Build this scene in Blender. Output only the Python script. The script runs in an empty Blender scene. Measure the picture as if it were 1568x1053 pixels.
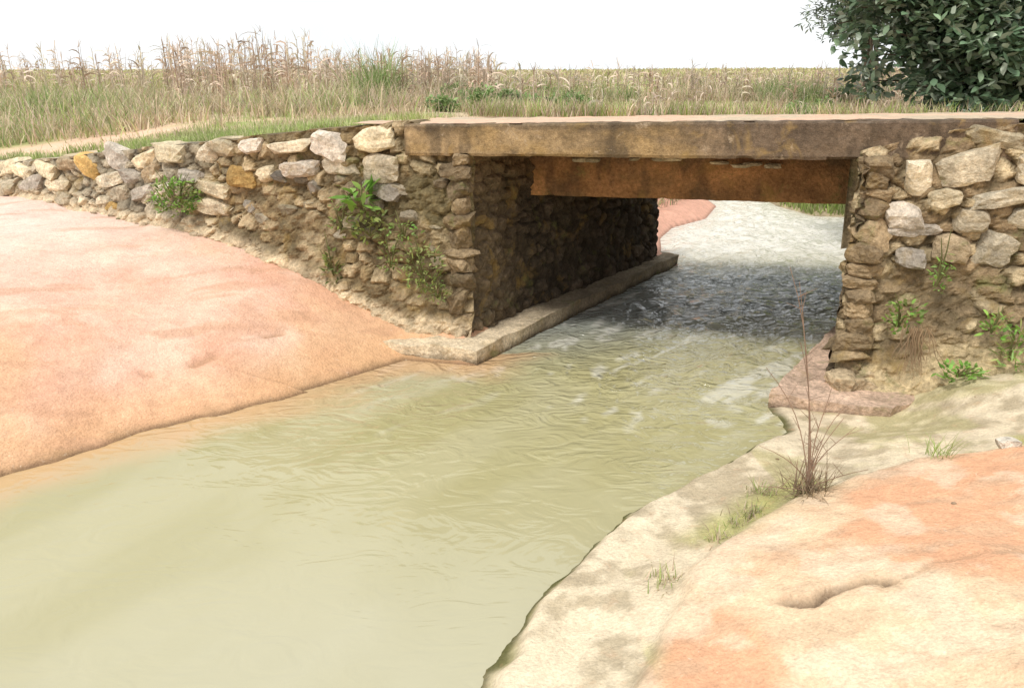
import bpy, math, numpy as np
from mathutils import Vector
rng=np.random.default_rng(7)
# ---------------------------------------------------------------- noise helpers
def _h(ix,iy,iz,seed):
    ix=ix.astype(np.int64);iy=iy.astype(np.int64);iz=iz.astype(np.int64)
    h=(ix*374761393+iy*668265263+iz*2147483647+seed*1442695041)&0xffffffff
    h=((h^(h>>13))*1274126177)&0xffffffff
    h=((h^(h>>16))*2246822519)&0xffffffff
    return ((h^(h>>13))&0xffffff)/float(0xffffff)
def vn(x,y,z=None,seed=0):
    x=np.asarray(x,float);y=np.asarray(y,float)
    flat=z is None
    if flat: z=np.zeros_like(x)
    x0=np.floor(x);y0=np.floor(y);z0=np.floor(z)
    fx=x-x0;fy=y-y0;fz=z-z0
    fx=fx*fx*(3-2*fx);fy=fy*fy*(3-2*fy);fz=fz*fz*(3-2*fz)
    r=0
    for a in (0,1):
        for b in (0,1):
            for c in ((0,) if flat else (0,1)):
                w=(fx if a else 1-fx)*(fy if b else 1-fy)*(1. if flat else (fz if c else 1-fz))
                r=r+w*_h(x0+a,y0+b,z0+c,seed)
    return r
def fbm(x,y,z=None,o=4,seed=0):
    r=0;a=.5;t=0;f=1.
    for i in range(o):
        r=r+a*vn(x*f+i*17.3,y*f+i*9.1,None if z is None else z*f,seed+i);t+=a;a*=.5;f*=2.03
    return r/t
def ss(a,b,x):
    t=np.clip((x-a)/(b-a),0,1);return t*t*(3-2*t)
def voro(u,v,cu,cv,seed,jit=.8):
    U=u/cu;V=v/cv
    iu=np.floor(U);iv=np.floor(V)
    f1=np.full(U.shape,9.);f2=np.full(U.shape,9.);idr=np.zeros(U.shape)
    z=np.zeros_like(U)
    for a in (-1,0,1):
        for b in (-1,0,1):
            cu_=iu+a;cv_=iv+b
            px=cu_+.5+jit*(_h(cu_,cv_,z,seed)-.5);py=cv_+.5+jit*(_h(cu_,cv_,z,seed+5)-.5)
            d=np.hypot(U-px,V-py);r=_h(cu_,cv_,z,seed+9)
            near=d<f1
            f2=np.where(near,f1,np.minimum(f2,d));idr=np.where(near,r,idr);f1=np.where(near,d,f1)
    return f1,f2,idr
# ---------------------------------------------------------------- mesh builder
class MB:
    def __init__(s): s.v=[];s.f=[];s.c=[];s.n=0
    def add(s,v,f,c):
        v=np.asarray(v,float).reshape(-1,3);f=np.asarray(f,np.int64)
        c=np.asarray(c,float)
        if c.ndim==1: c=np.tile(c[:3],(len(v),1))
        s.v.append(v);s.f.append(f+s.n);s.c.append(c[:,:3]);s.n+=len(v)
    def build(s,name,mat,smooth=False,extra=None):
        V=np.concatenate(s.v);C=np.concatenate(s.c)
        me=bpy.data.meshes.new(name)
        me.vertices.add(len(V));me.vertices.foreach_set('co',V.ravel())
        tot=np.concatenate([np.full(len(f),f.shape[1]) for f in s.f])
        idx=np.concatenate([f.ravel() for f in s.f])
        st=np.concatenate([[0],np.cumsum(tot)[:-1]])
        me.loops.add(len(idx));me.loops.foreach_set('vertex_index',idx.astype(np.int32))
        me.polygons.add(len(tot));me.polygons.foreach_set('loop_start',st.astype(np.int32))
        me.polygons.foreach_set('loop_total',tot.astype(np.int32))
        me.polygons.foreach_set('use_smooth',np.full(len(tot),smooth))
        me.update(calc_edges=True)
        a=me.color_attributes.new('Col','FLOAT_COLOR','POINT')
        a.data.foreach_set('color',np.hstack([np.clip(C,0,1),np.ones((len(C),1))]).ravel().astype(np.float32))
        if extra is not None:
            for k,val in extra.items():
                b=me.attributes.new(k,'FLOAT','POINT');b.data.foreach_set('value',val.astype(np.float32))
        ob=bpy.data.objects.new(name,me);bpy.context.collection.objects.link(ob)
        me.materials.append(mat);return ob
def gridfaces(nu,nv,flip=False):
    i,j=np.meshgrid(np.arange(nu-1),np.arange(nv-1),indexing='ij')
    a=(i*nv+j).ravel();b=a+nv;c=b+1;d=a+1
    f=np.stack([a,b,c,d],1)
    return f[:,::-1] if flip else f
def ribbons(mb,base,az,el,L,W,droop,seg,prof,col,twist=None):
    N=len(base);t=np.linspace(0,1,seg+1)
    if N==0: return
    e=el[:,None]-droop[:,None]*((t[:-1]+t[1:])/2)[None]
    ds=(L/seg)[:,None]
    dx=np.cos(e)*np.cos(az)[:,None]*ds;dy=np.cos(e)*np.sin(az)[:,None]*ds;dz=np.sin(e)*ds
    P=np.zeros((N,seg+1,3));P[:,1:,0]=np.cumsum(dx,1);P[:,1:,1]=np.cumsum(dy,1);P[:,1:,2]=np.cumsum(dz,1)
    P+=base[:,None,:]
    tw=np.zeros(N) if twist is None else twist
    side=np.stack([-np.sin(az)*np.cos(tw),np.cos(az)*np.cos(tw),np.sin(tw)],1)
    w=(W[:,None]*np.asarray(prof)[None]*.5)[...,None]
    A=P-side[:,None,:]*w;B=P+side[:,None,:]*w
    V=np.stack([A,B],2).reshape(N,-1,3)
    k=np.arange(seg);f=np.stack([2*k,2*k+1,2*k+3,2*k+2],1)
    F=(f[None]+(np.arange(N)*(2*(seg+1)))[:,None,None]).reshape(-1,4)
    C=np.repeat(col,2*(seg+1),axis=0)
    mb.add(V.reshape(-1,3),F,C)
def tube(mb,pts,rad,col,n=7):
    pts=np.asarray(pts,float);m=len(pts);V=[]
    for i in range(m):
        d=pts[min(i+1,m-1)]-pts[max(i-1,0)];d/=np.linalg.norm(d)+1e-9
        a=np.cross(d,[.3,.2,1.] if abs(d[2])<.9 else [1.,0,0]);a/=np.linalg.norm(a);b=np.cross(d,a)
        th=np.arange(n)*2*math.pi/n
        V.append(pts[i]+rad[i]*(np.cos(th)[:,None]*a+np.sin(th)[:,None]*b))
    F=[[i*n+j,i*n+(j+1)%n,(i+1)*n+(j+1)%n,(i+1)*n+j] for i in range(m-1) for j in range(n)]
    mb.add(np.concatenate(V),F,col)
# stones
import bmesh
def ico(l):
    bm=bmesh.new();bmesh.ops.create_icosphere(bm,subdivisions=l,radius=1)
    v=np.array([x.co[:] for x in bm.verts]);f=np.array([[q.index for q in p.verts] for p in bm.faces]);bm.free()
    return v/np.linalg.norm(v,axis=1)[:,None],f
ICO={2:ico(2),3:ico(3),4:ico(4)}
def stone(mb,c,half,axes,col,lvl=3,rough=.06,boxy=.16):
    D,F=ICO[lvl]
    N=np.array([[1,0,0],[-1,0,0],[0,1,0],[0,-1,0],[0,0,1],[0,0,-1]],float)+rng.normal(0,boxy,(6,3))
    d=rng.uniform(.8,1.0,6)
    R=rng.normal(0,1,(9,3));R/=np.linalg.norm(R,axis=1)[:,None]
    N=np.vstack([N/np.linalg.norm(N,axis=1)[:,None],R]);d=np.concatenate([d,rng.uniform(.9,1.25,9)])
    dots=D@N.T
    r=np.where(dots>.05,d[None]/np.maximum(dots,.05),9).min(1)
    o=rng.uniform(0,50)
    r=r*(1+rough*2*(fbm(D[:,0]*3+o,D[:,1]*3,D[:,2]*3,3)-.5)*2)
    V=(D*r[:,None])*np.asarray(half)
    V=V@np.asarray(axes)+np.asarray(c)
    n=fbm(V[:,0]*9+o,V[:,1]*9,V[:,2]*9,3)
    C=np.asarray(col)[None]*(.66+.68*n)[:,None]
    mb.add(V,F,C)
# ---------------------------------------------------------------- materials
def newmat(name):
    m=bpy.data.materials.new(name);m.use_nodes=True;nt=m.node_tree
    return m,nt,nt.nodes['Principled BSDF'],nt.nodes['Material Output']
def N(nt,t,**k):
    n=nt.nodes.new(t)
    for a,b in k.items(): setattr(n,a,b)
    return n
def noise(nt,vec,scale,detail=3,rough=.6,dist=0):
    n=N(nt,'ShaderNodeTexNoise');n.inputs['Scale'].default_value=scale;n.inputs['Detail'].default_value=detail
    n.inputs['Roughness'].default_value=rough;n.inputs['Distortion'].default_value=dist
    nt.links.new(vec,n.inputs['Vector']);return n.outputs['Fac']
def mr(nt,src,a,b,c,d):
    n=N(nt,'ShaderNodeMapRange');nt.links.new(src,n.inputs[0])
    for i,v in enumerate((a,b,c,d)): n.inputs[i+1].default_value=v
    return n.outputs[0]
def mth(nt,op,a,b):
    n=N(nt,'ShaderNodeMath',operation=op)
    for i,v in enumerate((a,b)):
        if isinstance(v,(int,float)): n.inputs[i].default_value=v
        else: nt.links.new(v,n.inputs[i])
    return n.outputs[0]
def mixc(nt,mode,fac,A,B):
    n=N(nt,'ShaderNodeMix',data_type='RGBA',blend_type=mode)
    for s,v in ((n.inputs[0],fac),(n.inputs[6],A),(n.inputs[7],B)):
        if hasattr(v,'is_linked'): nt.links.new(v,s)
        elif isinstance(v,(int,float)): s.default_value=v
        else: s.default_value=(*v,1)
    return n.outputs[2]
def tovec(nt,f):
    n=N(nt,'ShaderNodeCombineColor');
    for i in range(3): nt.links.new(f,n.inputs[i])
    return n.outputs[0]
def vmat(name,rough=.9,mott=[(6,.8,1.2),(40,.8,1.15)],bump=[(30,.01)],tint=None,spec=.3):
    m,nt,p,o=newmat(name)
    g=N(nt,'ShaderNodeNewGeometry').outputs['Position']
    col=N(nt,'ShaderNodeAttribute',attribute_name='Col').outputs['Color']
    for sc,a,b in mott:
        col=mixc(nt,'MULTIPLY',1.,col,tovec(nt,mr(nt,noise(nt,g,sc),.3,.7,a,b)))
    if tint:
        for sc,lo,hi,c,amt in tint:
            col=mixc(nt,'MIX',mr(nt,noise(nt,g,sc,4,.65,.5),lo,hi,0,amt),col,c)
    nt.links.new(col,p.inputs['Base Color']);p.inputs['Roughness'].default_value=rough
    p.inputs['Specular IOR Level'].default_value=spec
    tot=None
    for sc,d in bump:
        v=mth(nt,'MULTIPLY',noise(nt,g,sc,4,.65),d)
        tot=v if tot is None else mth(nt,'ADD',tot,v)
    b=N(nt,'ShaderNodeBump');b.inputs['Distance'].default_value=1;b.inputs['Strength'].default_value=1
    nt.links.new(tot,b.inputs['Height']);nt.links.new(b.outputs[0],p.inputs['Normal'])
    return m
def leafmat(name,trans=.35,rough=.55,spec=.3):
    m,nt,p,o=newmat(name)
    col=N(nt,'ShaderNodeAttribute',attribute_name='Col').outputs['Color']
    g=N(nt,'ShaderNodeNewGeometry').outputs['Position']
    col=mixc(nt,'MULTIPLY',1.,col,tovec(nt,mr(nt,noise(nt,g,3,1),.3,.7,.75,1.25)))
    nt.links.new(col,p.inputs['Base Color']);p.inputs['Roughness'].default_value=rough
    p.inputs['Specular IOR Level'].default_value=spec
    t=N(nt,'ShaderNodeBsdfTranslucent');nt.links.new(col,t.inputs[0])
    mx=N(nt,'ShaderNodeMixShader');mx.inputs[0].default_value=trans
    nt.links.new(p.outputs[0],mx.inputs[1]);nt.links.new(t.outputs[0],mx.inputs[2]);nt.links.new(mx.outputs[0],o.inputs[0])
    return m
M_ground=vmat('ground_rock_soil',.85,[(2.2,.93,1.07),(14,.89,1.09),(70,.84,1.12)],[(5,.02),(40,.010)],tint=[(9,.58,.72,(.50,.29,.17),.34),(30,.63,.74,(.85,.76,.62),.35)],spec=.2)
M_wall=vmat('masonry',.92,[(5,.75,1.25),(30,.7,1.28),(110,.85,1.15)],[(25,.03),(90,.01)],tint=[(2.2,.54,.72,(.12,.10,.055),.5),(3.1,.56,.72,(.38,.25,.07),.5),(4.3,.60,.72,(.17,.19,.06),.55)],spec=.2)
M_conc=vmat('weathered_concrete',.9,[(4,.7,1.25),(25,.7,1.2),(100,.8,1.15)],[(18,.012),(80,.008)],tint=[(1.6,.5,.68,(.09,.07,.05),.7),(3,.58,.7,(.36,.24,.09),.6),(7,.62,.7,(.46,.36,.25),.6)],spec=.2)
M_leaf=leafmat('leaf');M_dry=leafmat('dry_leaf',.3,.8,.15);M_tree=leafmat('tree_leaf',.2,.35,.6)
M_bark=vmat('bark',.9,[(10,.7,1.2)],[(30,.01)])
# ---------------------------------------------------------------- layout
WP=np.array([(-9,-4),(-6.2,2.0),(-3.5,4.8),(-2.56,5.85),(-1.76,6.49),(-1.05,7.22),(-.34,7.07),(2.46,11.4),(2.35,12.2),(2.55,13.4),(2.95,14.4),(3.8,15.4),(4.4,17.0),(4.5,20),(5.8,20),(5.7,17.0),(6.0,15.7),(9,15.1),(9,13.5),(6,11.6),(4.85,10.2),(2.17,6.09),(2.12,5.6),(1.63,5.12),(.74,4.42),(.08,3.45),(-.19,2.74),(-.55,1.3),(-1.3,-.5),(-3,-4)],float)
def seg_d(x,y,P,closed=False):
    d=np.full(x.shape,1e9);n=len(P)
    for i in range(n if closed else n-1):
        a=P[i];b=P[(i+1)%n];ab=b-a
        t=np.clip(((x-a[0])*ab[0]+(y-a[1])*ab[1])/(ab@ab),0,1)
        d=np.minimum(d,np.hypot(x-a[0]-t*ab[0],y-a[1]-t*ab[1]))
    return d
def inside(x,y,P):
    r=np.zeros(x.shape,bool);n=len(P)
    for i in range(n):
        a=P[i];b=P[(i+1)%n]
        if a[1]==b[1]: continue
        c=((a[1]>y)!=(b[1]>y))&(x<(b[0]-a[0])*(y-a[1])/(b[1]-a[1])+a[0])
        r^=c
    return r
def sdw(x,y):
    k=(y<6.4)
    wx=x+(.20*(fbm(x*1.3,y*1.3,seed=3)-.5)+.08*(fbm(x*6,y*6,seed=6)-.5))*k;wy=y+(.20*(fbm(x*1.3+7,y*1.3,seed=4)-.5)+.08*(fbm(x*6+7,y*6,seed=7)-.5))*k
    d=seg_d(wx,wy,WP,True);return np.where(inside(wx,wy,WP),-d,d)
# wall plan: x,y,top
WL=np.array([(-.36,7.69,2.0),(-1.0,7.80,2.2),(-1.9,8.2,2.12),(-3.5,9.0,1.93),(-5.2,10.0,1.72),(-7,11,1.5),(-10,12.6,1.35),(-16,15.5,1.3)])
WR=np.array([(2.84,6.62,2.04),(3.5,6.43,2.22),(4.4,6.17,2.30),(7.5,5.3,2.34),(12,4.4,2.2)])
wx=np.concatenate([WL[::-1,0],WR[:,0]]);wyv=np.concatenate([WL[::-1,1],WR[:,1]]);wt=np.concatenate([WL[::-1,2],WR[:,2]])
wx=np.concatenate([[-400],wx,[400]]);wyv=np.concatenate([[60],wyv,[-20]]);wt=np.concatenate([[1.3],wt,[2.2]])
SL=np.array([(-.6,.3),(.35,2.3),(.92,3.48),(1.74,4.2),(2.6,4.45),(6,4.3)])
CR=np.array([(1.15,3.02),(1.24,2.96),(1.33,2.93),(1.46,3.0),(1.56,3.01),(1.68,2.99)])
CR2=np.array([(1.6,3.0),(2.2,3.06),(2.9,2.95),(3.6,3.0)])
def isright(x,y):
    cl=np.interp(y,[-4,.5,2.5,4.6,5.9,7.2],[-6,-3.4,-2.4,-1.0,.2,.9])
    return x>cl
def ground(x,y,full=False):
    d=sdw(x,y);wyl=np.interp(x,wx,wyv)
    tun=(y<10.9-.3*(x-2))
    top=np.minimum(np.interp(x,wx,wt),2.2)
    plat=top*(1-ss(0,7,y-wyl))+2.02*ss(0,7,y-wyl)-.08
    plat=plat+.07*(fbm(x*.7,y*.7,seed=11)-.5)
    plat=plat+1.75*ss(35,170,y)+.25*ss(0,40,x-2)*ss(14,40,y)
    fb=np.where(tun,ss(.5,.62,d)*3,.06*ss(0,.3,d)+.42*np.maximum(d,0)*(.8+.4*fbm(x,y,seed=5)))
    back=np.minimum(plat,fb)
    dl=np.maximum(d,0)
    left=1.12*(1-np.exp(-dl/1.8))+.15*(fbm(x*.8,y*.8,seed=21)-.5)*ss(0,1,dl)+.03*(fbm(x*2.6,y*2.6,seed=22)-.5)*ss(0,.5,dl)
    lp=seg_d(x,y,np.array([(-3.9,5.8),(-3.0,6.6),(-1.9,7.2)]))
    left=left-.02*np.exp(-(lp/.05)**2)*ss(.45,.6,fbm(x*3,y*3,seed=25))
    pit=np.exp(-(seg_d(x,y,np.array([(-2.75,6.35),(-2.62,6.5)]))/.035)**2)+np.exp(-(seg_d(x,y,np.array([(-2.28,6.92),(-2.15,7.05)]))/.03)**2)+.7*np.exp(-(seg_d(x,y,np.array([(-3.05,6.1),(-2.98,6.13)]))/.03)**2)
    left=left-.03*pit
    sl=seg_d(x,y,SL)
    ins=y<np.interp(x,SL[:,0],SL[:,1])
    ssl=np.where(ins,sl,-sl)+.10*(fbm(x*3.5,y*3.5,seed=31)-.5)
    nearf=1-ss(.5,1.1,np.hypot(x-2.6,y-6.05))
    right=.10*ss(0,.13,dl)+.24*np.maximum(dl-.35,0)+.06*ss(-.04,.05,ssl)+.10*(fbm(x*1.5,y*1.5,seed=23)-.5)*ss(0,.6,dl)+.02*(fbm(x*7,y*7,seed=24)-.5)*ss(0,.3,dl)
    right=right*(1-.75*nearf)
    ck=seg_d(x+.03*(fbm(x*12,y*12,seed=41)-.5),y+.05*(fbm(x*9,y*9,seed=42)-.5),CR)
    right=right-.055*np.exp(-(ck/.022)**2)*ss(1.12,1.3,x)
    ck2=seg_d(x,y+.25*(fbm(x*3,y*3,seed=43)-.5),CR2)
    right=right-.015*np.exp(-(ck2/.018)**2)
    low=np.where(isright(x,y),right,left)
    beh=ss(.12,.26,y-wyl)
    h=low*(1-beh)+back*beh
    h=np.where(d<0,np.maximum(d*.9,-.6),h)
    if full: return h,d,wyl,beh,ssl,ck,ck2,pit
    return h
def gs(lo,hi,st): return np.arange(lo,hi,st)
def geo(a,b,st,k=1.22):
    r=[];x=a;s=st
    while abs(x)<abs(b): x+=math.copysign(s,b);s*=k;r.append(x)
    return np.array(r)
X=np.concatenate([geo(-10,-900,.15)[::-1],gs(-10,-3.4,.06),gs(-3.4,-1.2,.04),gs(-1.2,4.6,.024),gs(4.6,9.01,.11),geo(9.0,900,.15)])
Y=np.concatenate([geo(-2,-60,.3,1.5)[::-1],gs(-2,1.5,.1),gs(1.5,7.6,.024),gs(7.6,12,.055),gs(12,24.01,.16),geo(24,1500,.2,1.12)])
gx,gy=np.meshgrid(X,Y,indexing='ij')
x=gx.ravel();y=gy.ravel()
h,d,wyl,beh,ssl,ck,ck2,pit=ground(x,y,True)
def c3(*a): return np.array(a,float)
def lerp(A,B,t): return A*(1-t[:,None])+B*t[:,None]
ones=np.ones((len(x),3))
n1=fbm(x*.7,y*.7,o=5,seed=51);n2=fbm(x*2.3,y*2.3,o=6,seed=52);n3=fbm(x*6,y*6,o=5,seed=53)
# left rock colour
CL=lerp(ones*c3(.72,.43,.315),ones*c3(.71,.44,.27),ss(.4,.6,n1))
CL=lerp(CL,ones*c3(.73,.56,.43),ss(.46,.64,n2)*.42)
CL=lerp(CL,ones*c3(.60,.33,.21),ss(.52,.68,fbm(x*1.6+9,y*1.6,o=6,seed=55))*.55)
CL=lerp(CL,ones*c3(.75,.59,.51),ss(1.4,4.2,d)*.75)
CL=lerp(CL,ones*c3(.62,.37,.19),(1-ss(.05,.7,d))*.7)
CL=lerp(CL,ones*c3(.36,.23,.12),(1-ss(.0,.12,d+.12*(n3-.5)))*.7)
CL=lerp(CL,ones*c3(.36,.21,.12),np.clip(pit,0,1)*.75)
st_=ss(.58,.70,fbm(x*1.2+y*.6,y*5-x*2.5,o=5,seed=57));CL=lerp(CL,ones*c3(.50,.29,.18),st_*.45)
# right rock colour
pt=fbm(x*1.3+3,y*1.5,o=6,seed=61)
CRr=lerp(ones*c3(.71,.52,.34),ones*c3(.67,.36,.21),ss(.41,.55,pt)*ss(-.05,.12,ssl)*.92)
CRr=lerp(CRr,ones*c3(.76,.61,.45),ss(.50,.62,fbm(x*4,y*4,o=6,seed=64))*.5)
CRr=lerp(CRr,ones*c3(.52,.37,.24),ss(.54,.66,fbm(x*3,y*9,o=6,seed=63))*.45)
low=1-ss(-.05,.1,ssl)
CRr=lerp(CRr,lerp(ones*c3(.66,.57,.41),ones*c3(.40,.34,.23),ss(.45,.60,fbm(x*9,y*9,o=5,seed=65)*.6+n2*.4)),low*.85)
moss=np.exp(-((ssl+.12)/.14)**2)*ss(.42,.6,n2)*(x>.6)+.7*ss(.5,.62,n2)*low*(x>1.7)*.6
CRr=lerp(CRr,ones*c3(.38,.37,.12),np.clip(moss,0,1)*.8)
CRr=lerp(CRr,ones*c3(.17,.17,.04),(1-ss(0.0,.10,d+.08*(n3-.5)))*.9)
CRr=lerp(CRr,ones*c3(.12,.08,.05),np.exp(-(ck/.024)**2)*ss(1.12,1.3,x)*.95)
CRr=lerp(CRr,ones*c3(.34,.23,.14),np.exp(-(ck2/.018)**2)*.5)
isr=isright(x,y)
C=np.where(isr[:,None],CRr,CL)
# rear ground
dry=c3(.54,.44,.29);grn=c3(.32,.36,.13);dirt=c3(.72,.50,.35);fld=c3(.43,.42,.20)
CB=lerp(ones*dry,ones*grn,ss(.48,.6,n1))
CB=lerp(CB,ones*fld*1.0,ss(25,50,y))
CB=lerp(CB,lerp(ones*fld,ones*c3(.50,.43,.27),ss(.4,.6,fbm(x*.02,y*.12,seed=70))),ss(40,70,y))
road=(1-ss(3.0,4.2,y-wyl))*ss(-2.4,-1.2,x)
road=np.maximum(road,(1-ss(.5,1.6,np.abs(y-13.2-.25*(x+8))+.8*(n1-.5)))*(x<-5.2))
road=np.maximum(road,(1-ss(.3,.8,np.abs(y-14.6+.15*(x+4))+1.5*(n1-.5)))*(x<0)*.6)
CB=lerp(CB,ones*dirt,road)
bank=(d<2.4)&(y>10.8)&(x<5)
CB=lerp(CB,ones*c3(.74,.42,.31),(bank*1.)*(1-ss(1.6,2.4,d)))
C=lerp(C,CB,beh)
wet=(1-ss(0,.035,h))
C=C*(1-.5*wet[:,None])
mb=MB();mb.add(np.stack([x,y,h],1),gridfaces(len(X),len(Y)),C)
mb.build('ground',M_ground,True)
# ---------------------------------------------------------------- water
WX=gs(-9,10,.045);WY=gs(-3.5,20,.045)
a,b=np.meshgrid(WX,WY,indexing='ij');a=a.ravel();b=b.ravel();dw=-sdw(a,b)
shal=(1-ss(.0,.6,dw+.5*(fbm(a*2,b*2,seed=81)-.5)))*(~isright(a,b))*(b<7.4)
fl=a*.55+b*.84;ac=a*.84-b*.55      # along / across the current
wa=(fbm(a*.9,b*.9,seed=85)-.5)
turbv=.10+.90*ss(4.2,7.6,b+.35*a+2.2*wa)
w1=fbm(fl*1.3+wa*1.5,ac*2.6+wa*3,seed=83,o=3);w2=1-2*np.abs(fbm(fl*2.6+wa*2,ac*3.6-wa*4,seed=84,o=3)-.5)
tn=ss(6.0,8.2,b)
zz=((.040+.035*tn)*(w1-.5)+(.035+.035*tn)*(w2-.75))*turbv*ss(0,.3,dw)
m,nt,p,o=newmat('muddy_water')
g=N(nt,'ShaderNodeNewGeometry').outputs['Position']
mp=N(nt,'ShaderNodeMapping');nt.links.new(g,mp.inputs[0]);mp.inputs['Rotation'].default_value=(0,0,math.radians(-57));mp.inputs['Scale'].default_value=(.8,1.4,1)
v=mp.outputs[0]
col=N(nt,'ShaderNodeAttribute',attribute_name='Col').outputs['Color']
nt.links.new(col,p.inputs['Base Color']);p.inputs['Roughness'].default_value=.05;p.inputs['IOR'].default_value=1.44
turb=N(nt,'ShaderNodeAttribute',attribute_name='turb').outputs['Fac']
tot=mth(nt,'ADD',mth(nt,'MULTIPLY',noise(nt,v,3.2,2,.45,2.4),.075),mth(nt,'MULTIPLY',mth(nt,'MULTIPLY',noise(nt,v,9,1,.5,1.),.014),turb))
bn=N(nt,'ShaderNodeBump');bn.inputs['Distance'].default_value=1.
nt.links.new(mth(nt,'MULTIPLY',tot,turb),bn.inputs['Height']);nt.links.new(bn.outputs[0],p.inputs['Normal'])
o1=np.ones((len(a),3))
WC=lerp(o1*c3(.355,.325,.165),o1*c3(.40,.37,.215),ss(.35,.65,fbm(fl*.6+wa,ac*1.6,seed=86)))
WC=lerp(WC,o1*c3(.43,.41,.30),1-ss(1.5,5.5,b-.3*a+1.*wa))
WC=lerp(WC,o1*c3(.25,.27,.25),ss(6.4,8.6,b-.3*a)*(1-ss(10.6,12.0,b)))  # blue-grey reflection under the bridge, painted into the water colour
WC=lerp(WC,o1*c3(.72,.69,.60),ss(10.2,12.8,b))  # far water paled: sky reflection painted into the base colour
foam=ss(.58,.70,fbm(fl*2+wa*5,ac*8+wa*5,seed=87,o=4))*ss(.3,.8,turbv)*.42*(b<11)
WC=lerp(WC,o1*c3(.74,.72,.65),foam)
WC=lerp(WC,o1*c3(.54,.33,.17),shal*.75)
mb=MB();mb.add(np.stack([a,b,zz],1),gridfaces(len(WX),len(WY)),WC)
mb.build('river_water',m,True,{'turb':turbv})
# ---------------------------------------------------------------- masonry walls
def resample(P,st):
    seg=np.hypot(*(P[1:,:2]-P[:-1,:2]).T);S=np.concatenate([[0],np.cumsum(seg)])
    s=np.arange(0,S[-1],st)
    px=np.interp(s,S,P[:,0]);py=np.interp(s,S,P[:,1]);tp=np.interp(s,S,P[:,2])
    k=max(1,int(.25/st));ker=np.ones(2*k+1)/(2*k+1)
    sm=lambda q:np.convolve(np.pad(q,k,'edge'),ker,'valid')
    dx=np.gradient(sm(px));dy=np.gradient(sm(py));l=np.hypot(dx,dy)
    return s,px,py,tp,dx/l,dy/l
def masonry(mb,P,sign,batter,flare,st=.025,zlo=-.2,cell=(.17,.11),relief=.04,seed=1,colf=None,jag=.03,thick=.5,cap=True,smf=None):
    s,px,py,tp,tx,ty=resample(P,st)
    nx,ny=-ty*sign,tx*sign
    nz=int((tp.max()-zlo)/st)
    rows=[(k/nz,0.) for k in range(nz+1)]
    if cap: rows+=[(1.,.08),(1.,.2),(1.,.35),(1.,thick),(.6,thick)]
    R=np.array(rows)
    SS,FR=np.meshgrid(s,R[:,0],indexing='ij');_,BK=np.meshgrid(s,R[:,1],indexing='ij')
    TP=tp[:,None]+jag*2*(fbm(s*4,s*0+3,seed=seed)[:,None]-.5)
    Z=zlo+FR*(TP-zlo)
    U=SS+.18*(fbm(SS*4,Z*4,seed=seed+1)-.5);V=Z+.16*(fbm(SS*4+9,Z*4,seed=seed+2)-.5)
    f1,f2,idr=voro(U,V,cell[0],cell[1],seed+3)
    e=ss(.04,.35,f2-f1)
    gh=ground(px+nx*.1,py+ny*.1)[:,None]
    sm_=0*SS
    if smf is not None:
        sm_=smf(SS,TP-Z)*ss(.36,.56,fbm(SS*1.7,Z*2.1,seed=seed+8));e=e*(1-.65*sm_)+.5*.65*sm_;idr=idr*(1-.4*sm_)+.4*.4*sm_
    off=batter*(TP-Z)+flare*np.exp(-np.maximum(Z-gh,0)/.22)
    n=fbm(SS*3,Z*3,seed=seed+4)
    n14=fbm(SS*13,Z*13,seed=seed+6)
    dsp=relief*(e-.5)*(.4+1.2*idr)+.12*(n-.5)+(.05+.04*sm_)*(n14-.5)
    off=off+np.where(BK>0,0,dsp)-BK
    Z2=Z+np.where(BK>0,.03*(n-.5),.015*(idr-.5))
    edge=.05*(fbm(Z*5,Z*0+2,seed=seed+7)-.5)*np.exp(-SS/.1)
    Vv=np.stack([px[:,None]+nx[:,None]*off+tx[:,None]*edge,py[:,None]+ny[:,None]*off+ty[:,None]*edge,Z2],-1).reshape(-1,3)
    C=colf(SS,TP-Z,Z-gh,e,idr,n)*(.6+.8*n14)[...,None]
    mb.add(Vv,gridfaces(len(s),len(R),sign>0),C.reshape(-1,3))
    return s,px,py,tp,nx,ny
def colL(SS,dt,ab,e,idr,n):
    base=np.where((idr>.62)[...,None],c3(.46,.36,.22),np.where((idr>.3)[...,None],c3(.29,.215,.115),c3(.18,.14,.08)))
    mort=c3(.19,.14,.075)
    c=mort*(1-e[...,None])+base*e[...,None]
    far=ss(2.6,4.,SS)[...,None]
    c=c*(1-far)+c3(.54,.46,.33)*(.5+.7*idr[...,None])*(.45+.55*e[...,None])*far
    dk=(ss(.15,.5,dt)*(1-ss(2.2,3.4,SS))*ss(.42,.56,fbm(SS*1.1,dt*1.4,seed=14)))[...,None]*.62
    c=c*(1-dk)+c3(.10,.085,.04)*dk
    low=(1-ss(.02,.16,ab))[...,None]
    return c*(1-low*.85)+c3(.68,.54,.36)*low*.85
def colR(SS,dt,ab,e,idr,n):
    base=np.where((idr>.55)[...,None],c3(.50,.40,.25),c3(.30,.22,.13))
    c=c3(.17,.13,.075)*(1-e[...,None])+base*e[...,None]
    low=(1-ss(.03,.4,ab))[...,None]
    return c*(1-low*.85)+c3(.62,.49,.29)*low*.85
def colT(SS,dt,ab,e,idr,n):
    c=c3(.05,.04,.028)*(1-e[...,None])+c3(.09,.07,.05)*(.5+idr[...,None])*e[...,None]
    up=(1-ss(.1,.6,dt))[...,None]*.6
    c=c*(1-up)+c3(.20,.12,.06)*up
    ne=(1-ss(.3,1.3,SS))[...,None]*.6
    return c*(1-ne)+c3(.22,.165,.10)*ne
PAL=[c3(.70,.59,.40),c3(.66,.56,.40),c3(.58,.51,.42),c3(.72,.63,.47),c3(.50,.39,.25),c3(.54,.35,.13)]
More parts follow.
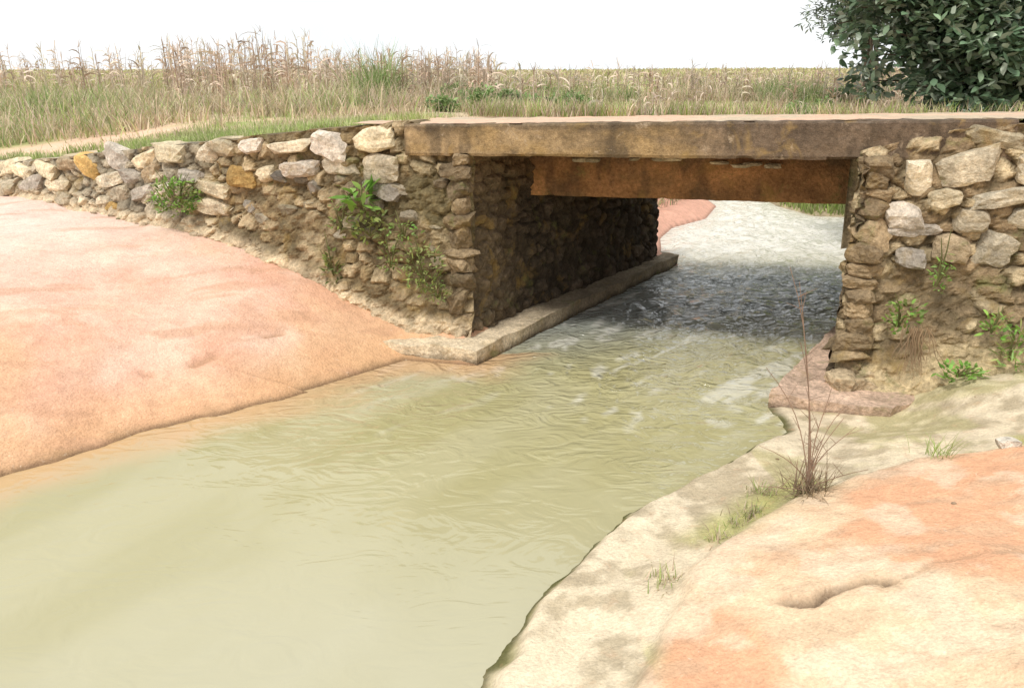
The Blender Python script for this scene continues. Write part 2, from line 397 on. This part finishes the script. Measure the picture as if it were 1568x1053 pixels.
def place(mb,w,sign,batter,flare,courses,smin,smax,palp,lenr=(.2,.42),lvl=3,zmin=.03):
    s,px,py,tp,nx,ny=w
    off0=0
    for (hc,pr,pskip,cm) in courses:
        q=smin+rng.uniform(0,.2)
        while q<smax:
            L=rng.uniform(*lenr);hh=hc*rng.uniform(.65,1.2)
            if rng.random()>pskip:
                i=min(int((q+L/2)/(s[1]-s[0])),len(s)-1)
                z=tp[i]-off0-hc/2+rng.uniform(-.04,.04)
                g=float(ground(np.array([px[i]+nx[i]*.1]),np.array([py[i]+ny[i]*.1]))[0])
                if z>g+zmin:
                    dep=rng.uniform(.11,.17)
                    o_=batter*(off0)+flare*math.exp(-max(z-g,0)/.22)+pr*rng.uniform(.3,1.5)-dep*.75
                    n_=np.array([nx[i],ny[i],0.]);t_=np.array([-ny[i],nx[i],0.])
                    r=rng.normal(0,.2);up=np.array([0,0,1.])
                    A=np.array([t_*math.cos(r)+up*math.sin(r),n_,up*math.cos(r)-t_*math.sin(r)])
                    c=np.array([px[i],py[i],z])+n_*o_
                    col=PAL[rng.choice(len(PAL),p=palp)]*rng.uniform(.66,1.1)*cm
                    stone(mb,c,(L/2*.97,dep,hh/2*.98),A,col,lvl)
            q+=L*rng.uniform(.98,1.15)
        off0+=hc*.97
def quoins(mb,cx,cy,nxy,z0,z1,batter,cm,ax):
    z=z0
    while z<z1:
        hh=rng.uniform(.09,.2);L=rng.uniform(.09,.16);D=rng.uniform(.09,.16)
        o=batter*(z1-z)
        rr=rng.normal(0,.25);ca,sa=math.cos(rr),math.sin(rr)
        t=np.array([ax[0]*ca-ax[1]*sa,ax[1]*ca+ax[0]*sa,0.]);n=np.array([-t[1],t[0],0.])
        stone(mb,(cx+nxy[0]*o+rng.normal(0,.02),cy+nxy[1]*o+rng.normal(0,.02),z+hh/2),(L,D,hh/2*1.1),np.array([t,n,[0,0,1.]]),c3(.25,.185,.11)*rng.uniform(.6,1.5)*cm,3,rough=.1,boxy=.28)
        z+=hh*.9
mb=MB()
w=masonry(mb,WL,1,.06,.14,seed=10,colf=colL,cell=(.21,.13),smf=lambda S,dt:(1-ss(2.8,4.2,S)))
pp=[.28,.25,.2,.14,.09,.04]
place(mb,w,1,.06,.10,[(.22,.06,.10,1.1),(.20,.055,.15,1.05),(.19,.05,.3,1.),(.17,.04,.4,.95)],2.9,9.,pp,lenr=(.26,.56))
place(mb,w,1,.06,.10,[(.18,.05,.15,1.),(.16,.05,.2,1.)],9.,14.,pp,lenr=(.24,.48))
place(mb,w,1,.06,.10,[(.25,.07,.05,1.1),(.27,.06,.22,1.0),(.2,.04,.55,.65)],.62,2.9,pp,lenr=(.3,.56))
place(mb,w,1,.06,.10,[(.2,-.9,1.,1),(.2,-.9,1,1),(.15,.02,.75,.45),(.15,.015,.75,.5),(.15,.015,.75,.55),(.15,.02,.75,.55),(.15,.02,.75,.6),(.15,.02,.75,.6)],.2,3.4,pp,lenr=(.14,.32),lvl=2)
quoins(mb,-.50,7.70,(0,-1),-.05,1.88,.06,.95,(.99,-.1))
mb.build('stone_wall',M_wall,False)
mb=MB()
w=masonry(mb,WR,-1,.10,.26,seed=40,colf=colR,cell=(.20,.13),jag=.03,smf=lambda S,dt:ss(.7,1.3,dt))
ppr=[.3,.25,.15,.18,.08,.04]
place(mb,w,-1,.10,.22,[(.2,.03,.3,.6),(.26,.09,.12,1.),(.22,.08,.2,1.),(.17,.07,.15,.95),(.25,.07,.25,.9),(.17,.05,.45,.8),(.17,.05,.6,.65),(.15,.04,.8,.6)],.25,7.,ppr,lenr=(.22,.55))
place(mb,w,-1,.10,.22,[(.18,.08,.0,1.1)],1.1,7.,ppr,lenr=(.3,.55))
quoins(mb,2.98,6.60,(-.25,-1),-.05,1.92,.12,1.25,(.96,-.28))
for q in range(6):
    stone(mb,(2.80+.05*q+rng.normal(0,.02),6.30+rng.normal(0,.04),.13+rng.uniform(-.04,.06)),(.11,.12,.08),np.eye(3),c3(.5,.39,.25)*rng.uniform(.7,1.2),3)
mb.build('stone_wall',M_wall,False)
# tunnel side walls (abutments)
mb=MB()
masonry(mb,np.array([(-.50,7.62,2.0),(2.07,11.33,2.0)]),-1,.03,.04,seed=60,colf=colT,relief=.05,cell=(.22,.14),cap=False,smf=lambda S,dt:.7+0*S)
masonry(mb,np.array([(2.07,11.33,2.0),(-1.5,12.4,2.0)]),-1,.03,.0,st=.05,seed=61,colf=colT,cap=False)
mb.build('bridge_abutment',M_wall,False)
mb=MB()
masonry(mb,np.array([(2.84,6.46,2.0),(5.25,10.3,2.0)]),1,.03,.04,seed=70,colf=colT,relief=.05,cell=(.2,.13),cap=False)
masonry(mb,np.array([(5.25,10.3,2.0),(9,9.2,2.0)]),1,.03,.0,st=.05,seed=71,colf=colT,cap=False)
mb.build('bridge_abutment',M_wall,False)
# footings
def footing(poly,top,seed,topc):
    bm=bmesh.new();P=np.array(poly)
    vs=[bm.verts.new((p[0],p[1],top)) for p in P];f=bm.faces.new(vs)
    r=bmesh.ops.extrude_face_region(bm,geom=[f])
    for vv in [e for e in r['geom'] if isinstance(e,bmesh.types.BMVert)]: vv.co.z=-.35
    bmesh.ops.recalc_face_normals(bm,faces=bm.faces)
    bmesh.ops.triangulate(bm,faces=bm.faces)
    for _ in range(7):
        es=[e for e in bm.edges if e.calc_length()>.07]
        if not es: break
        bmesh.ops.subdivide_edges(bm,edges=es,cuts=1);bmesh.ops.triangulate(bm,faces=[f for f in bm.faces if len(f.verts)>3])
    V=np.array([v.co[:] for v in bm.verts]);F=np.array([[v.index for v in f.verts] for f in bm.faces]);bm.free()
    nn=fbm(V[:,0]*4,V[:,1]*4,V[:,2]*4,4,seed)-.5;n2_=fbm(V[:,0]*4+20,V[:,1]*4,V[:,2]*4,4,seed)-.5
    V[:,0]+=.08*nn;V[:,1]+=.08*n2_;V[:,2]+=.07*n2_*(V[:,2]>0)
    k=ss(-.02,.09,V[:,2]);C=lerp(np.ones((len(V),3))*c3(.10,.07,.04),np.ones((len(V),3))*c3(*topc),k)
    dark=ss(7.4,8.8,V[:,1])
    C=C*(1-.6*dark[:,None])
    mb=MB();mb.add(V,F,C);return mb
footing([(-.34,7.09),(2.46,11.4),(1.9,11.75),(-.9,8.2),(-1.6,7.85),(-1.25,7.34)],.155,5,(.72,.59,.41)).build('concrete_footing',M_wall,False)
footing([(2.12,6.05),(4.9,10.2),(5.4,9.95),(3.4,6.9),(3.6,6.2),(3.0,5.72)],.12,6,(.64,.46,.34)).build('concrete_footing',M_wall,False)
# ---------------------------------------------------------------- bridge deck
A0=np.array([-1.02,7.80]);dirk=np.array([3.25,-.97]);dirk/=np.linalg.norm(dirk);nb=np.array([-dirk[1],dirk[0]])
def slab(mb,s0,s1,b0,b1,zb0,zb1,zt0,zt1,col,seed,st=.03,amp=.011,colf=None,drop=0.):
    n=int((s1-s0)/st)+1;s=np.linspace(s0,s1,n)
    nzf=12;nbk=int((b1-b0)/.08)+1
    loop=[(0,1-k/nzf) for k in range(nzf)]+[(k/nbk,0.) for k in range(nbk)]+[(1.,k/nzf) for k in range(nzf)]+[(1-k/nbk,1.) for k in range(nbk)]
    Lp=np.array(loop);m=len(Lp)
    S,Bk=np.meshgrid(s,Lp[:,0],indexing='ij');_,Zf=np.meshgrid(s,Lp[:,1],indexing='ij')
    t=(S-s0)/(s1-s0);zb=zb0+(zb1-zb0)*t;zt=zt0+(zt1-zt0)*t-drop*Bk
    Z=zb+(zt-zb)*Zf;B=b0+(b1-b0)*Bk
    edge=((Bk<=.001)&((Zf<.05)|(Zf>.95)))
    nn=fbm(S*5,Z*5+B*5,seed=seed)-.5;n2_=fbm(S*11+5,Z*11+B*3,seed=seed+1)-.5
    chip=ss(.60,.72,fbm(S*3.5,Z*0+seed,seed=seed+2))
    B=B+amp*nn*2+edge*(.012+.035*chip);Z=Z+amp*.6*n2_*2+np.where(edge&(Zf<.05),.03*chip,0)-np.where(edge&(Zf>.95),.008+.02*chip,0)
    V=np.stack([A0[0]+dirk[0]*S+nb[0]*B,A0[1]+dirk[1]*S+nb[1]*B,Z],-1).reshape(-1,3)
    C=(np.ones(S.shape)[...,None]*col)
    if colf is not None: C=colf(S,Zf,Bk,C)
    C=C.reshape(-1,3)
    i,j=np.meshgrid(np.arange(n-1),np.arange(m),indexing='ij');a_=(i*m+j).ravel();b_=(i*m+(j+1)%m).ravel()
    F=np.stack([a_,b_,b_+m,a_+m],1);mb.add(V,F,C)
    for k in (0,n-1):
        base=V.reshape(n,m,3)[k];c=base.mean(0)
        vv=np.vstack([base,c]);ff=np.array([[q,(q+1)%m,m] for q in range(m)])
        mb.add(vv,ff,col)
def cdeck(S,Zf,Bk,C):
    C=C*(.6+.75*fbm(S*1.6,Zf*2.5,seed=91)[...,None])
    oc=ss(.5,.64,fbm(S*2.4,Zf*2,seed=93))[...,None]*.5
    C=C*(1-oc)+c3(.42,.28,.12)*oc
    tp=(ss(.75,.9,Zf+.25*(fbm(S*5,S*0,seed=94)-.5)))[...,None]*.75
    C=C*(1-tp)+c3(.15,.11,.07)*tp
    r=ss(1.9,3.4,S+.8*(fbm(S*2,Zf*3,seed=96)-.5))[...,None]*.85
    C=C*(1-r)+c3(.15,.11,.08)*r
    st=ss(.56,.72,fbm(S*9,Zf*.6,seed=92))[...,None]*.6
    C=C*(1-st)+c3(.08,.06,.04)*st
    return C
def cbeam(S,Zf,Bk,C):
    C=C*(.55+.9*fbm(S*2,Zf*2,seed=191)[...,None])
    st=ss(.5,.68,fbm(S*7,Zf*1.2,seed=192))[...,None]*.5
    C=C*(1-st)+c3(.13,.08,.05)*st
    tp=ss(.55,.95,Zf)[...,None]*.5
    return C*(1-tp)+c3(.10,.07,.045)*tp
bridge=bpy.data.objects.new('concrete_bridge',None);bpy.context.collection.objects.link(bridge)
mb=MB();slab(mb,0,5.15,-.03,3.4,1.90,1.98,2.19,2.31,c3(.34,.24,.13),90,colf=cdeck,drop=.1)
ob=mb.build('deck',M_conc,False);ob.parent=bridge
mb=MB();slab(mb,.75,4.6,1.15,3.35,1.40,1.44,1.895,1.93,c3(.44,.23,.10),95,colf=cbeam)
ob=mb.build('old_slab_beam',M_wall,False);ob.parent=bridge
mb=MB()
for q in (1.5,1.62,2.05,2.3,2.42,2.9,3.1,3.22,3.4):
    p0=A0+dirk*q+nb*1.09;stone(mb,(p0[0],p0[1],1.78+rng.uniform(0,.05)),(rng.uniform(.05,.12),.05,rng.uniform(.015,.03)),np.eye(3),c3(.7,.6,.42)*rng.uniform(.6,1),2)
ob=mb.build('rubble_bits',M_wall);ob.parent=bridge
# dirt road across the deck
S=np.arange(-.6,9,.07);B=np.arange(.03,3.6,.07);s_,b_=np.meshgrid(S,B,indexing='ij')
zt=2.19+(2.31-2.19)*np.clip(s_/5.15,0,1.2)-.1*b_/3.4
z_=zt-.004+.03*ss(0,.5,b_)*fbm(s_*1.5,b_*1.5,seed=97)+.03*(fbm(s_*6,b_*6,seed=98)-.5)*ss(0,.2,b_)
V=np.stack([A0[0]+dirk[0]*s_+nb[0]*b_,A0[1]+dirk[1]*s_+nb[1]*b_,z_],-1).reshape(-1,3)
mb=MB();mb.add(V,gridfaces(len(S),len(B)),lerp(np.ones((len(V),3))*c3(.66,.44,.31),np.ones((len(V),3))*c3(.52,.42,.30),ss(.4,.6,fbm(V[:,0]*2,V[:,1]*2))))
mb.build('dirt_road',M_ground,True)
# ---------------------------------------------------------------- vegetation
def scatter(n,y0,y1,r0,r1):
    yy=np.exp(rng.uniform(np.log(y0),np.log(y1),n))
    xx=rng.uniform(r0,r1,n)*yy;return xx,yy
def okm(xx,yy,back=.6,dmin=1.2):
    return (yy>np.interp(xx,wx,wyv)+back)&(sdw(xx,yy)>dmin)
def blades(mb,xx,yy,hl,wl,cols,seg=3,drp=(.2,.9),elr=(1.1,1.55),hh=None):
    n=len(xx)
    if n==0: return
    if hh is None: hh=ground(xx,yy)
    base=np.stack([xx,yy,hh-.02],1)
    ci=rng.integers(0,len(cols),n);C=np.array(cols)[ci]*rng.uniform(.7,1.25,(n,1))
    ribbons(mb,base,rng.uniform(0,6.28,n),rng.uniform(*elr,n),hl*rng.uniform(.55,1.15,n),wl*rng.uniform(.7,1.3,n),rng.uniform(*drp,n),seg,np.linspace(1,.08,seg+1)**.7,C)
GREEN=[(.28,.39,.10),(.35,.46,.13),(.40,.46,.19),(.44,.46,.22)]
DRYC=[(.56,.45,.31),(.62,.52,.37),(.54,.41,.30),(.48,.42,.26),(.64,.51,.40)]
mb=MB()
xx=rng.uniform(-10,-.9,27000);yy=np.interp(xx,wx,wyv)+.45+rng.gamma(1.6,.8,27000)
k=okm(xx,yy,.45)&(fbm(xx*1.0,yy*1.0,seed=101)>.38)&~((xx<-5.4)&(np.abs(yy-13.2-.25*(xx+8))<1.1));xx=xx[k];yy=yy[k]
blades(mb,xx,yy,.18,.012,GREEN+[(.52,.49,.28)])
xx=rng.uniform(4.8,9.5,12000);yy=rng.uniform(15.0,18.5,12000);dd=sdw(xx,yy);k=(dd>.03)&(dd<1.6);blades(mb,xx[k],yy[k],.5,.025,GREEN)
mb.build('green_grass',M_leaf)
mb=MB()
xx,yy=scatter(38000,10.5,30,-.75,.75);k=okm(xx,yy,1.8)&(fbm(xx*.5,yy*.5,seed=103)>.36)&~((xx<-5.2)&(np.abs(yy-13.2-.25*(xx+8))<.9))
xx=xx[k];yy=yy[k]
blades(mb,xx,yy,np.where(yy>14,.28+.012*(yy-14),.2),.012+.0007*yy,DRYC+[(.46,.45,.23)])
n=5000;s0=rng.uniform(-.5,7,n);b0=3.15+rng.gamma(1.5,.25,n);xx=A0[0]+dirk[0]*s0+nb[0]*b0;yy=A0[1]+dirk[1]*s0+nb[1]*b0
k=fbm(xx*1.5,yy*1.5,seed=105)>.42
blades(mb,xx[k],yy[k],.25,.012,DRYC+GREEN,hh=np.full(k.sum(),2.14))
mb.build('dry_grass',M_dry)
mb=MB();xx,yy=scatter(50000,28,230,-.72,.75)
fieldc=[(.48,.47,.22),(.54,.47,.29),(.44,.46,.20),(.57,.47,.33)]
blades(mb,xx,yy,.7,.004*yy,fieldc,seg=2)
mb.build('field_crop',M_dry)
mb=MB()
def clump(cx,cy,r,hh,n,cols,w=.02):
    xx=cx+rng.normal(0,r,n);yy=cy+rng.normal(0,r,n)
    k=okm(xx,yy,1.0,.5);blades(mb,xx[k],yy[k],hh,w,cols,seg=4,drp=(.2,1.4),elr=(.9,1.55))
GD=[(.22,.31,.10),(.32,.40,.15),(.28,.33,.16)]
for i in range(150):
    cy=rng.uniform(14,27);cx=rng.uniform(-.22,.5)*cy;q=rng.random()
    clump(cx,cy,rng.uniform(.25,.8),rng.uniform(.4,1.0),160,GD if q<.3 else GREEN[1:]+DRYC if q<.5 else DRYC,.02)
for i in range(75):
    cy=rng.uniform(15,28);cx=rng.uniform(-.75,-.2)*cy
    clump(cx,cy,rng.uniform(.4,1.),rng.uniform(.3,.85),150,GD+GD+GREEN[1:]+DRYC if cx<-.48*cy else DRYC+GREEN[2:],.022)
for (u,cy,hh) in ((-.17,20,1.5),(-.155,20.5,1.6),(.17,17,.95),(.1,18,.9),(.14,18.5,.9)):
    clump(u*cy,cy,.25,hh,260,[(.24,.34,.11),(.30,.41,.15),(.40,.46,.24)],.022)
mb.build('tall_weeds',M_leaf)
def leafblob(mb,c,R,n,L,W,cols,seg=3,up=.4):
    v=rng.normal(0,1,(n,3));v/=np.linalg.norm(v,axis=1)[:,None];r=rng.uniform(.35,1,n)**.6
    P=np.asarray(c)+v*r[:,None]*np.asarray(R)
    az=np.arctan2(v[:,1],v[:,0])+rng.normal(0,.7,n);el=rng.normal(up,.5,n)
    C=np.array(cols)[rng.integers(0,len(cols),n)]*(rng.uniform(.6,1.2,(n,1)))*(.65+.45*r[:,None])
    ribbons(mb,P,az,el,L*rng.uniform(.6,1.2,n),W*rng.uniform(.7,1.2,n),rng.uniform(0,.9,n),seg,[.15,1,.85,.05] if seg==3 else [.2,1,.1],C,rng.normal(0,.5,n))
mb=MB()
for i in range(40):
    cy=rng.uniform(15.5,25);cx=rng.uniform(-.1,.50)*cy;R=rng.uniform(.2,.45)
    z=float(ground(np.array([cx]),np.array([cy]))[0])
    if sdw(np.array([cx]),np.array([cy]))[0]<1: continue
    for j in range(5):
        leafblob(mb,(cx+rng.normal(0,R*.9),cy+rng.normal(0,R*.5),z+R*rng.uniform(.3,1.0)),(R*.6,R*.6,R*.5),90,.13,.06,[(.20,.30,.11),(.26,.38,.14),(.33,.43,.18)])
mb.build('shrub_row',M_leaf)
mb=MB()
def corn(xx,yy,H,cols):
    n=len(xx);z=ground(xx,yy);base=np.stack([xx,yy,z],1);az=rng.uniform(0,6.28,n)
    C=np.array(cols)[rng.integers(0,len(cols),n)]*rng.uniform(.75,1.15,(n,1))
    tl=rng.uniform(1.38,1.57,n)
    for tw in (0,1.57):
        ribbons(mb,base,az+tw,tl if tw==0 else np.full(n,1.54),H,np.full(n,.03),np.zeros(n),2,[1,.9,.5],C*.85)
    for k in range(8):
        f=.15+.8*(k+rng.uniform(0,1,n))/8
        b=base.copy();b[:,2]+=H*f
        ribbons(mb,b,rng.uniform(0,6.28,n),rng.uniform(.5,1.3,n),rng.uniform(.3,.65,n),rng.uniform(.035,.07,n),rng.uniform(1.2,3.2,n),4,[.5,1,.8,.5,.05],C*rng.uniform(.8,1.2,(n,1)),rng.normal(0,.5,n))
    for k in range(3):
        b=base.copy();b[:,2]+=H*.98
        ribbons(mb,b,rng.uniform(0,6.28,n),rng.uniform(.9,1.5,n),rng.uniform(.15,.32,n),np.full(n,.018),rng.uniform(0,1,n),2,[1,.8,.5],C)
CC=[(.66,.52,.42),(.72,.60,.49),(.60,.46,.36),(.68,.60,.46),(.52,.38,.28)]
n=280;yy=rng.uniform(24,36,n);xx=rng.uniform(-.75,-.02,n)*yy;corn(xx,yy,rng.uniform(.9,1.6,n),CC)
n=80;yy=rng.uniform(19.5,25,n);xx=rng.uniform(-.42,-.24,n)*yy;corn(xx,yy,rng.uniform(1.1,1.75,n),CC)
n=110;yy=rng.uniform(20,26,n);xx=rng.uniform(-.24,-.02,n)*yy;corn(xx,yy,rng.uniform(.9,1.3,n),CC)
n=380;yy=rng.uniform(18,42,n);xx=rng.uniform(-.05,.62,n)*yy;corn(xx,yy,rng.uniform(.6,1.05,n),CC)
mb.build('dry_corn_field',M_dry)
def tree(name,base,crowns,nbr,leafn,L,W,cols,r0=.12,seed=1,bark=(.14,.11,.08),sub=5):
    global rng
    rs=rng;rng=np.random.default_rng(seed)
    e=bpy.data.objects.new(name,None);bpy.context.collection.objects.link(e)
    mt=MB();ml=MB();base=np.array(base,float)
    for ic,(cc,cr,frac) in enumerate(crowns):
        cc=np.array(cc,float);cr=np.array(cr,float)
        for s in range(3 if ic==0 else 1):
            top=cc+rng.normal(0,.25,3)*cr;pts=[base+np.array([.15*s-.15,0,0])+(top-base)*t+np.array([.12*math.sin(5*t+s),.1*math.sin(4*t+2*s),0])*t for t in np.linspace(0,1,8)]
            tube(mt,pts,np.linspace(r0,.03,8),c3(*bark))
        for b in range(int(nbr*frac)):
            v=rng.normal(0,1,3);v/=np.linalg.norm(v);tip=cc+v*cr*rng.uniform(.45,1.08)
            t0=rng.uniform(.15,.8);st=base+(cc-base)*t0
            mid=(st+tip)/2+np.array([0,0,.15])
            pts=[st*(1-t)**2+2*mid*t*(1-t)+tip*t*t for t in np.linspace(0,1,7)]
            tube(mt,pts,np.linspace(.03,.008,7),c3(*bark),5)
            tone=rng.uniform(.55,1.35)
            for k in range(sub):
                c=pts[-1-(k%3)]+rng.normal(0,.12,3)*cr*.6
                leafblob(ml,c,rng.uniform(.18,.38,3)*np.array([1,1,.8]),leafn,L,W,[tuple(np.array(q)*tone) for q in cols],up=.1)
    a=mt.build('trunk',M_bark,True);b=ml.build('foliage',M_tree);a.parent=e;b.parent=e
    rng=rs
TC=[(.15,.24,.14),(.21,.30,.18),(.11,.18,.10),(.42,.49,.37)]
tree('bushy_tree',(7.2,12.0,2.0),[((6.7,11.9,4.0),(2.55,1.5,1.8),1.1),((6.5,11.4,2.85),(1.7,.8,.75),.4)],115,34,.16,.085,TC,seed=3)
tree('bushy_tree',(10.5,12.8,2.0),[((10.2,12.6,4.2),(2.6,1.6,2.3),1.)],80,36,.15,.08,TC,seed=4)
tree('eucalyptus_tree',(9.6,22,2.1),[((8.7,22,6.4),(1.3,1.5,3.4),1.)],70,42,.2,.05,[(.2,.26,.17),(.28,.32,.22),(.15,.2,.12)],seed=5,r0=.06)
def weed(name,c,R,n,L,W,cols,stems=5,up=.5):
    e=MB();c=np.array(c,float)
    for k in range(stems):
        tip=c+rng.normal(0,.6,3)*np.array(R)+np.array([0,0,R[2]*.6])
        tube(e,[c-np.array([0,-.05,R[2]*.6]),(c+tip)/2,tip],[.008,.006,.003],c3(.2,.2,.08),4)
    leafblob(e,c,R,n,L,W,cols,up=up);e.build(name,M_leaf)
BG=[(.20,.40,.07),(.28,.48,.10),(.34,.52,.16)];OG=[(.27,.33,.09),(.38,.42,.16),(.2,.27,.08)]
weed('broadleaf_weed',(-1.50,7.82,1.48),(.13,.08,.13),34,.22,.075,BG,4,.5)
weed('broadleaf_weed',(-1.42,7.78,1.22),(.2,.08,.2),90,.08,.04,OG)
weed('wall_weed',(-.86,7.46,.85),(.22,.1,.26),260,.06,.022,OG+[(.38,.45,.15)])
weed('wall_weed',(-1.2,7.56,.95),(.12,.08,.18),70,.06,.025,OG)
weed('wall_weed',(-3.75,8.85,1.35),(.3,.12,.22),330,.08,.03,OG+BG)
weed('wall_weed',(-1.85,7.95,.75),(.1,.08,.2),60,.07,.03,OG)
weed('wall_weed',(-1.05,7.54,1.2),(.2,.06,.12),60,.05,.022,OG+BG)
weed('wall_weed',(-1.75,7.98,1.25),(.12,.07,.2),60,.06,.025,OG)
weed('wall_weed',(-.72,7.42,.62),(.14,.07,.1),80,.05,.02,OG)
weed('wall_weed',(3.15,6.08,.78),(.16,.08,.16),90,.06,.03,BG+OG)
weed('wall_weed',(3.4,6.08,1.15),(.08,.06,.2),50,.05,.02,BG)
weed('wall_weed',(3.55,5.83,.40),(.2,.1,.09),110,.06,.03,BG)
weed('wall_weed',(3.95,5.85,.6),(.15,.08,.2),90,.1,.02,BG+OG)
weed('wall_weed',(3.8,5.9,.76),(.12,.06,.12),50,.07,.03,BG)
mb=MB()
for k in range(30):
    c0=np.array([3.22+rng.normal(0,.05),5.98+rng.normal(0,.02),.72])
    sx=rng.normal(0,.06);ln=rng.uniform(.5,1)
    pts=[c0+np.array([sx*t+.01*math.sin(9*t+k),-.06*t,-.40*t*ln]) for t in np.linspace(0,1,6)]
    tube(mb,pts,np.linspace(.005,.002,6),c3(.40,.28,.17),4)
mb.build('dry_roots',M_dry)
def tuft(c,n,L,W,cols,el=(.6,1.5),r=.03,droop=(.1,.9)):
    e=MB();b=np.array(c)+np.stack([rng.normal(0,r,n),rng.normal(0,r,n),np.zeros(n)],1)
    C=np.array(cols)[rng.integers(0,len(cols),n)]*rng.uniform(.7,1.2,(n,1))
    ribbons(e,b,rng.uniform(0,6.28,n),rng.uniform(*el,n),L*rng.uniform(.4,1.1,n),np.full(n,W),rng.uniform(*droop,n),4,[1,.9,.7,.5,.1],C)
    return e
def gz(a,b): return float(ground(np.array([float(a)]),np.array([float(b)]))[0])
gx0,gy0=1.75,4.15;z0=gz(gx0,gy0)
e=tuft((gx0,gy0,z0-.01),190,.26,.006,[(.30,.21,.14),(.40,.31,.2),(.24,.18,.1),(.46,.38,.26)],r=.055,el=(.1,1.4))
for (dx,dy,L) in ((-.24,.05,1.35),(-.16,.12,1.25),(-.28,.1,.75),(.05,.0,.66),(.2,.1,.5),(.25,.05,.4),(-.35,-.1,.35),(.12,-.05,.5),(-.05,.02,.6),(-.35,-.15,.12),(.3,-.1,.2),(-.1,.1,.9),(.1,.1,.3)):
    t=np.linspace(0,1,9);ph=rng.uniform(0,6);pts=[(gx0+dx*q*q*1.0+.012*math.sin(7*q+ph)*q,gy0+dy*q,z0+L*q) for q in t]
    tube(e,pts,np.linspace(.0045,.0017,9),c3(.36,.25,.18),5)
    for j in range(4):
        q=rng.uniform(.35,.95);k=int(q*8);p0=np.array(pts[k]);tube(e,[p0,p0+np.array([rng.normal(0,.05),rng.normal(0,.03),rng.uniform(.03,.1)])],[.002,.001],c3(.36,.25,.18),4)
e.build('dry_weed_plant',M_dry)
for (a_,b_,n,L,cl) in ((2.66,4.42,60,.2,GREEN),(.78,3.42,60,.12,GREEN+DRYC),(1.15,3.75,55,.1,GREEN+DRYC),(1.55,4.32,90,.12,GREEN+DRYC),(1.42,4.05,70,.1,GREEN+DRYC),(1.3,3.92,50,.09,GREEN+DRYC)):
    tuft((a_,b_,gz(a_,b_)-.01),n,L,.006,cl,r=.05).build('grass_tuft',M_leaf)
mb=MB()
for i in range(8):
    a_=rng.uniform(1.0,4.5);b_=rng.uniform(3.2,5.9);z=gz(a_,b_)
    if z<.08: continue
    r=rng.uniform(.005,.011);stone(mb,(a_,b_,z+r*.3),(r*1.3,r,r*.7),np.eye(3),c3(.45,.33,.22)*rng.uniform(.7,1.2),2)
stone(mb,(3.05,4.40,gz(3.05,4.40)+.03),(.07,.05,.04),np.eye(3),c3(.66,.6,.5),3)
for i in range(14):
    a_=rng.uniform(-6,-1.2);b_=np.interp(a_,WL[::-1,0],WL[::-1,1])-rng.uniform(.12,.3);z=gz(a_,b_)
    r=rng.uniform(.015,.04);stone(mb,(a_,b_,z+r*.3),(r*1.4,r,r*.7),np.eye(3),c3(.5,.4,.28)*rng.uniform(.7,1.1),2)
mb.build('loose_stones',M_wall)
# ---------------------------------------------------------------- world, sun, camera
w=bpy.data.worlds.new('World');bpy.context.scene.world=w;w.use_nodes=True;nt=w.node_tree
bg=nt.nodes['Background'];sky=nt.nodes.new('ShaderNodeTexSky');sky.sky_type='NISHITA';sky.sun_disc=False
EL=58
sky.sun_elevation=math.radians(EL);sky.sun_rotation=math.atan2(-.566,-.824)
sky.dust_density=4
tc=nt.nodes.new('ShaderNodeTexCoord')
nz=noise(nt,tc.outputs['Generated'],2.2,5,.55)
cl=mixc(nt,'MIX',mr(nt,nz,.3,.7,0,1),(10.6,11.1,11.4),(12.8,12.8,12.8))
colr=mixc(nt,'MIX',.9,sky.outputs[0],cl)
nt.links.new(colr,bg.inputs[0]);bg.inputs[1].default_value=.1
sd=bpy.data.lights.new('sun','SUN');sd.energy=2.7;sd.angle=math.radians(10);sd.color=(1,.96,.90)
so=bpy.data.objects.new('sun',sd);bpy.context.collection.objects.link(so)
e_=math.radians(EL);dv=Vector((-.566*math.cos(e_),-.824*math.cos(e_),math.sin(e_)))
so.rotation_euler=dv.to_track_quat('Z','Y').to_euler()
cam=bpy.data.cameras.new('camera');co=bpy.data.objects.new('camera',cam);bpy.context.collection.objects.link(co)
cam.lens=27.7;cam.sensor_width=36;cam.clip_end=3000;cam.clip_start=.05
co.location=(0,0,2.6);co.rotation_euler=(math.radians(90-18.6),0,0)
sc=bpy.context.scene;sc.camera=co
sc.view_settings.view_transform='Standard';sc.view_settings.look='None';sc.view_settings.exposure=0
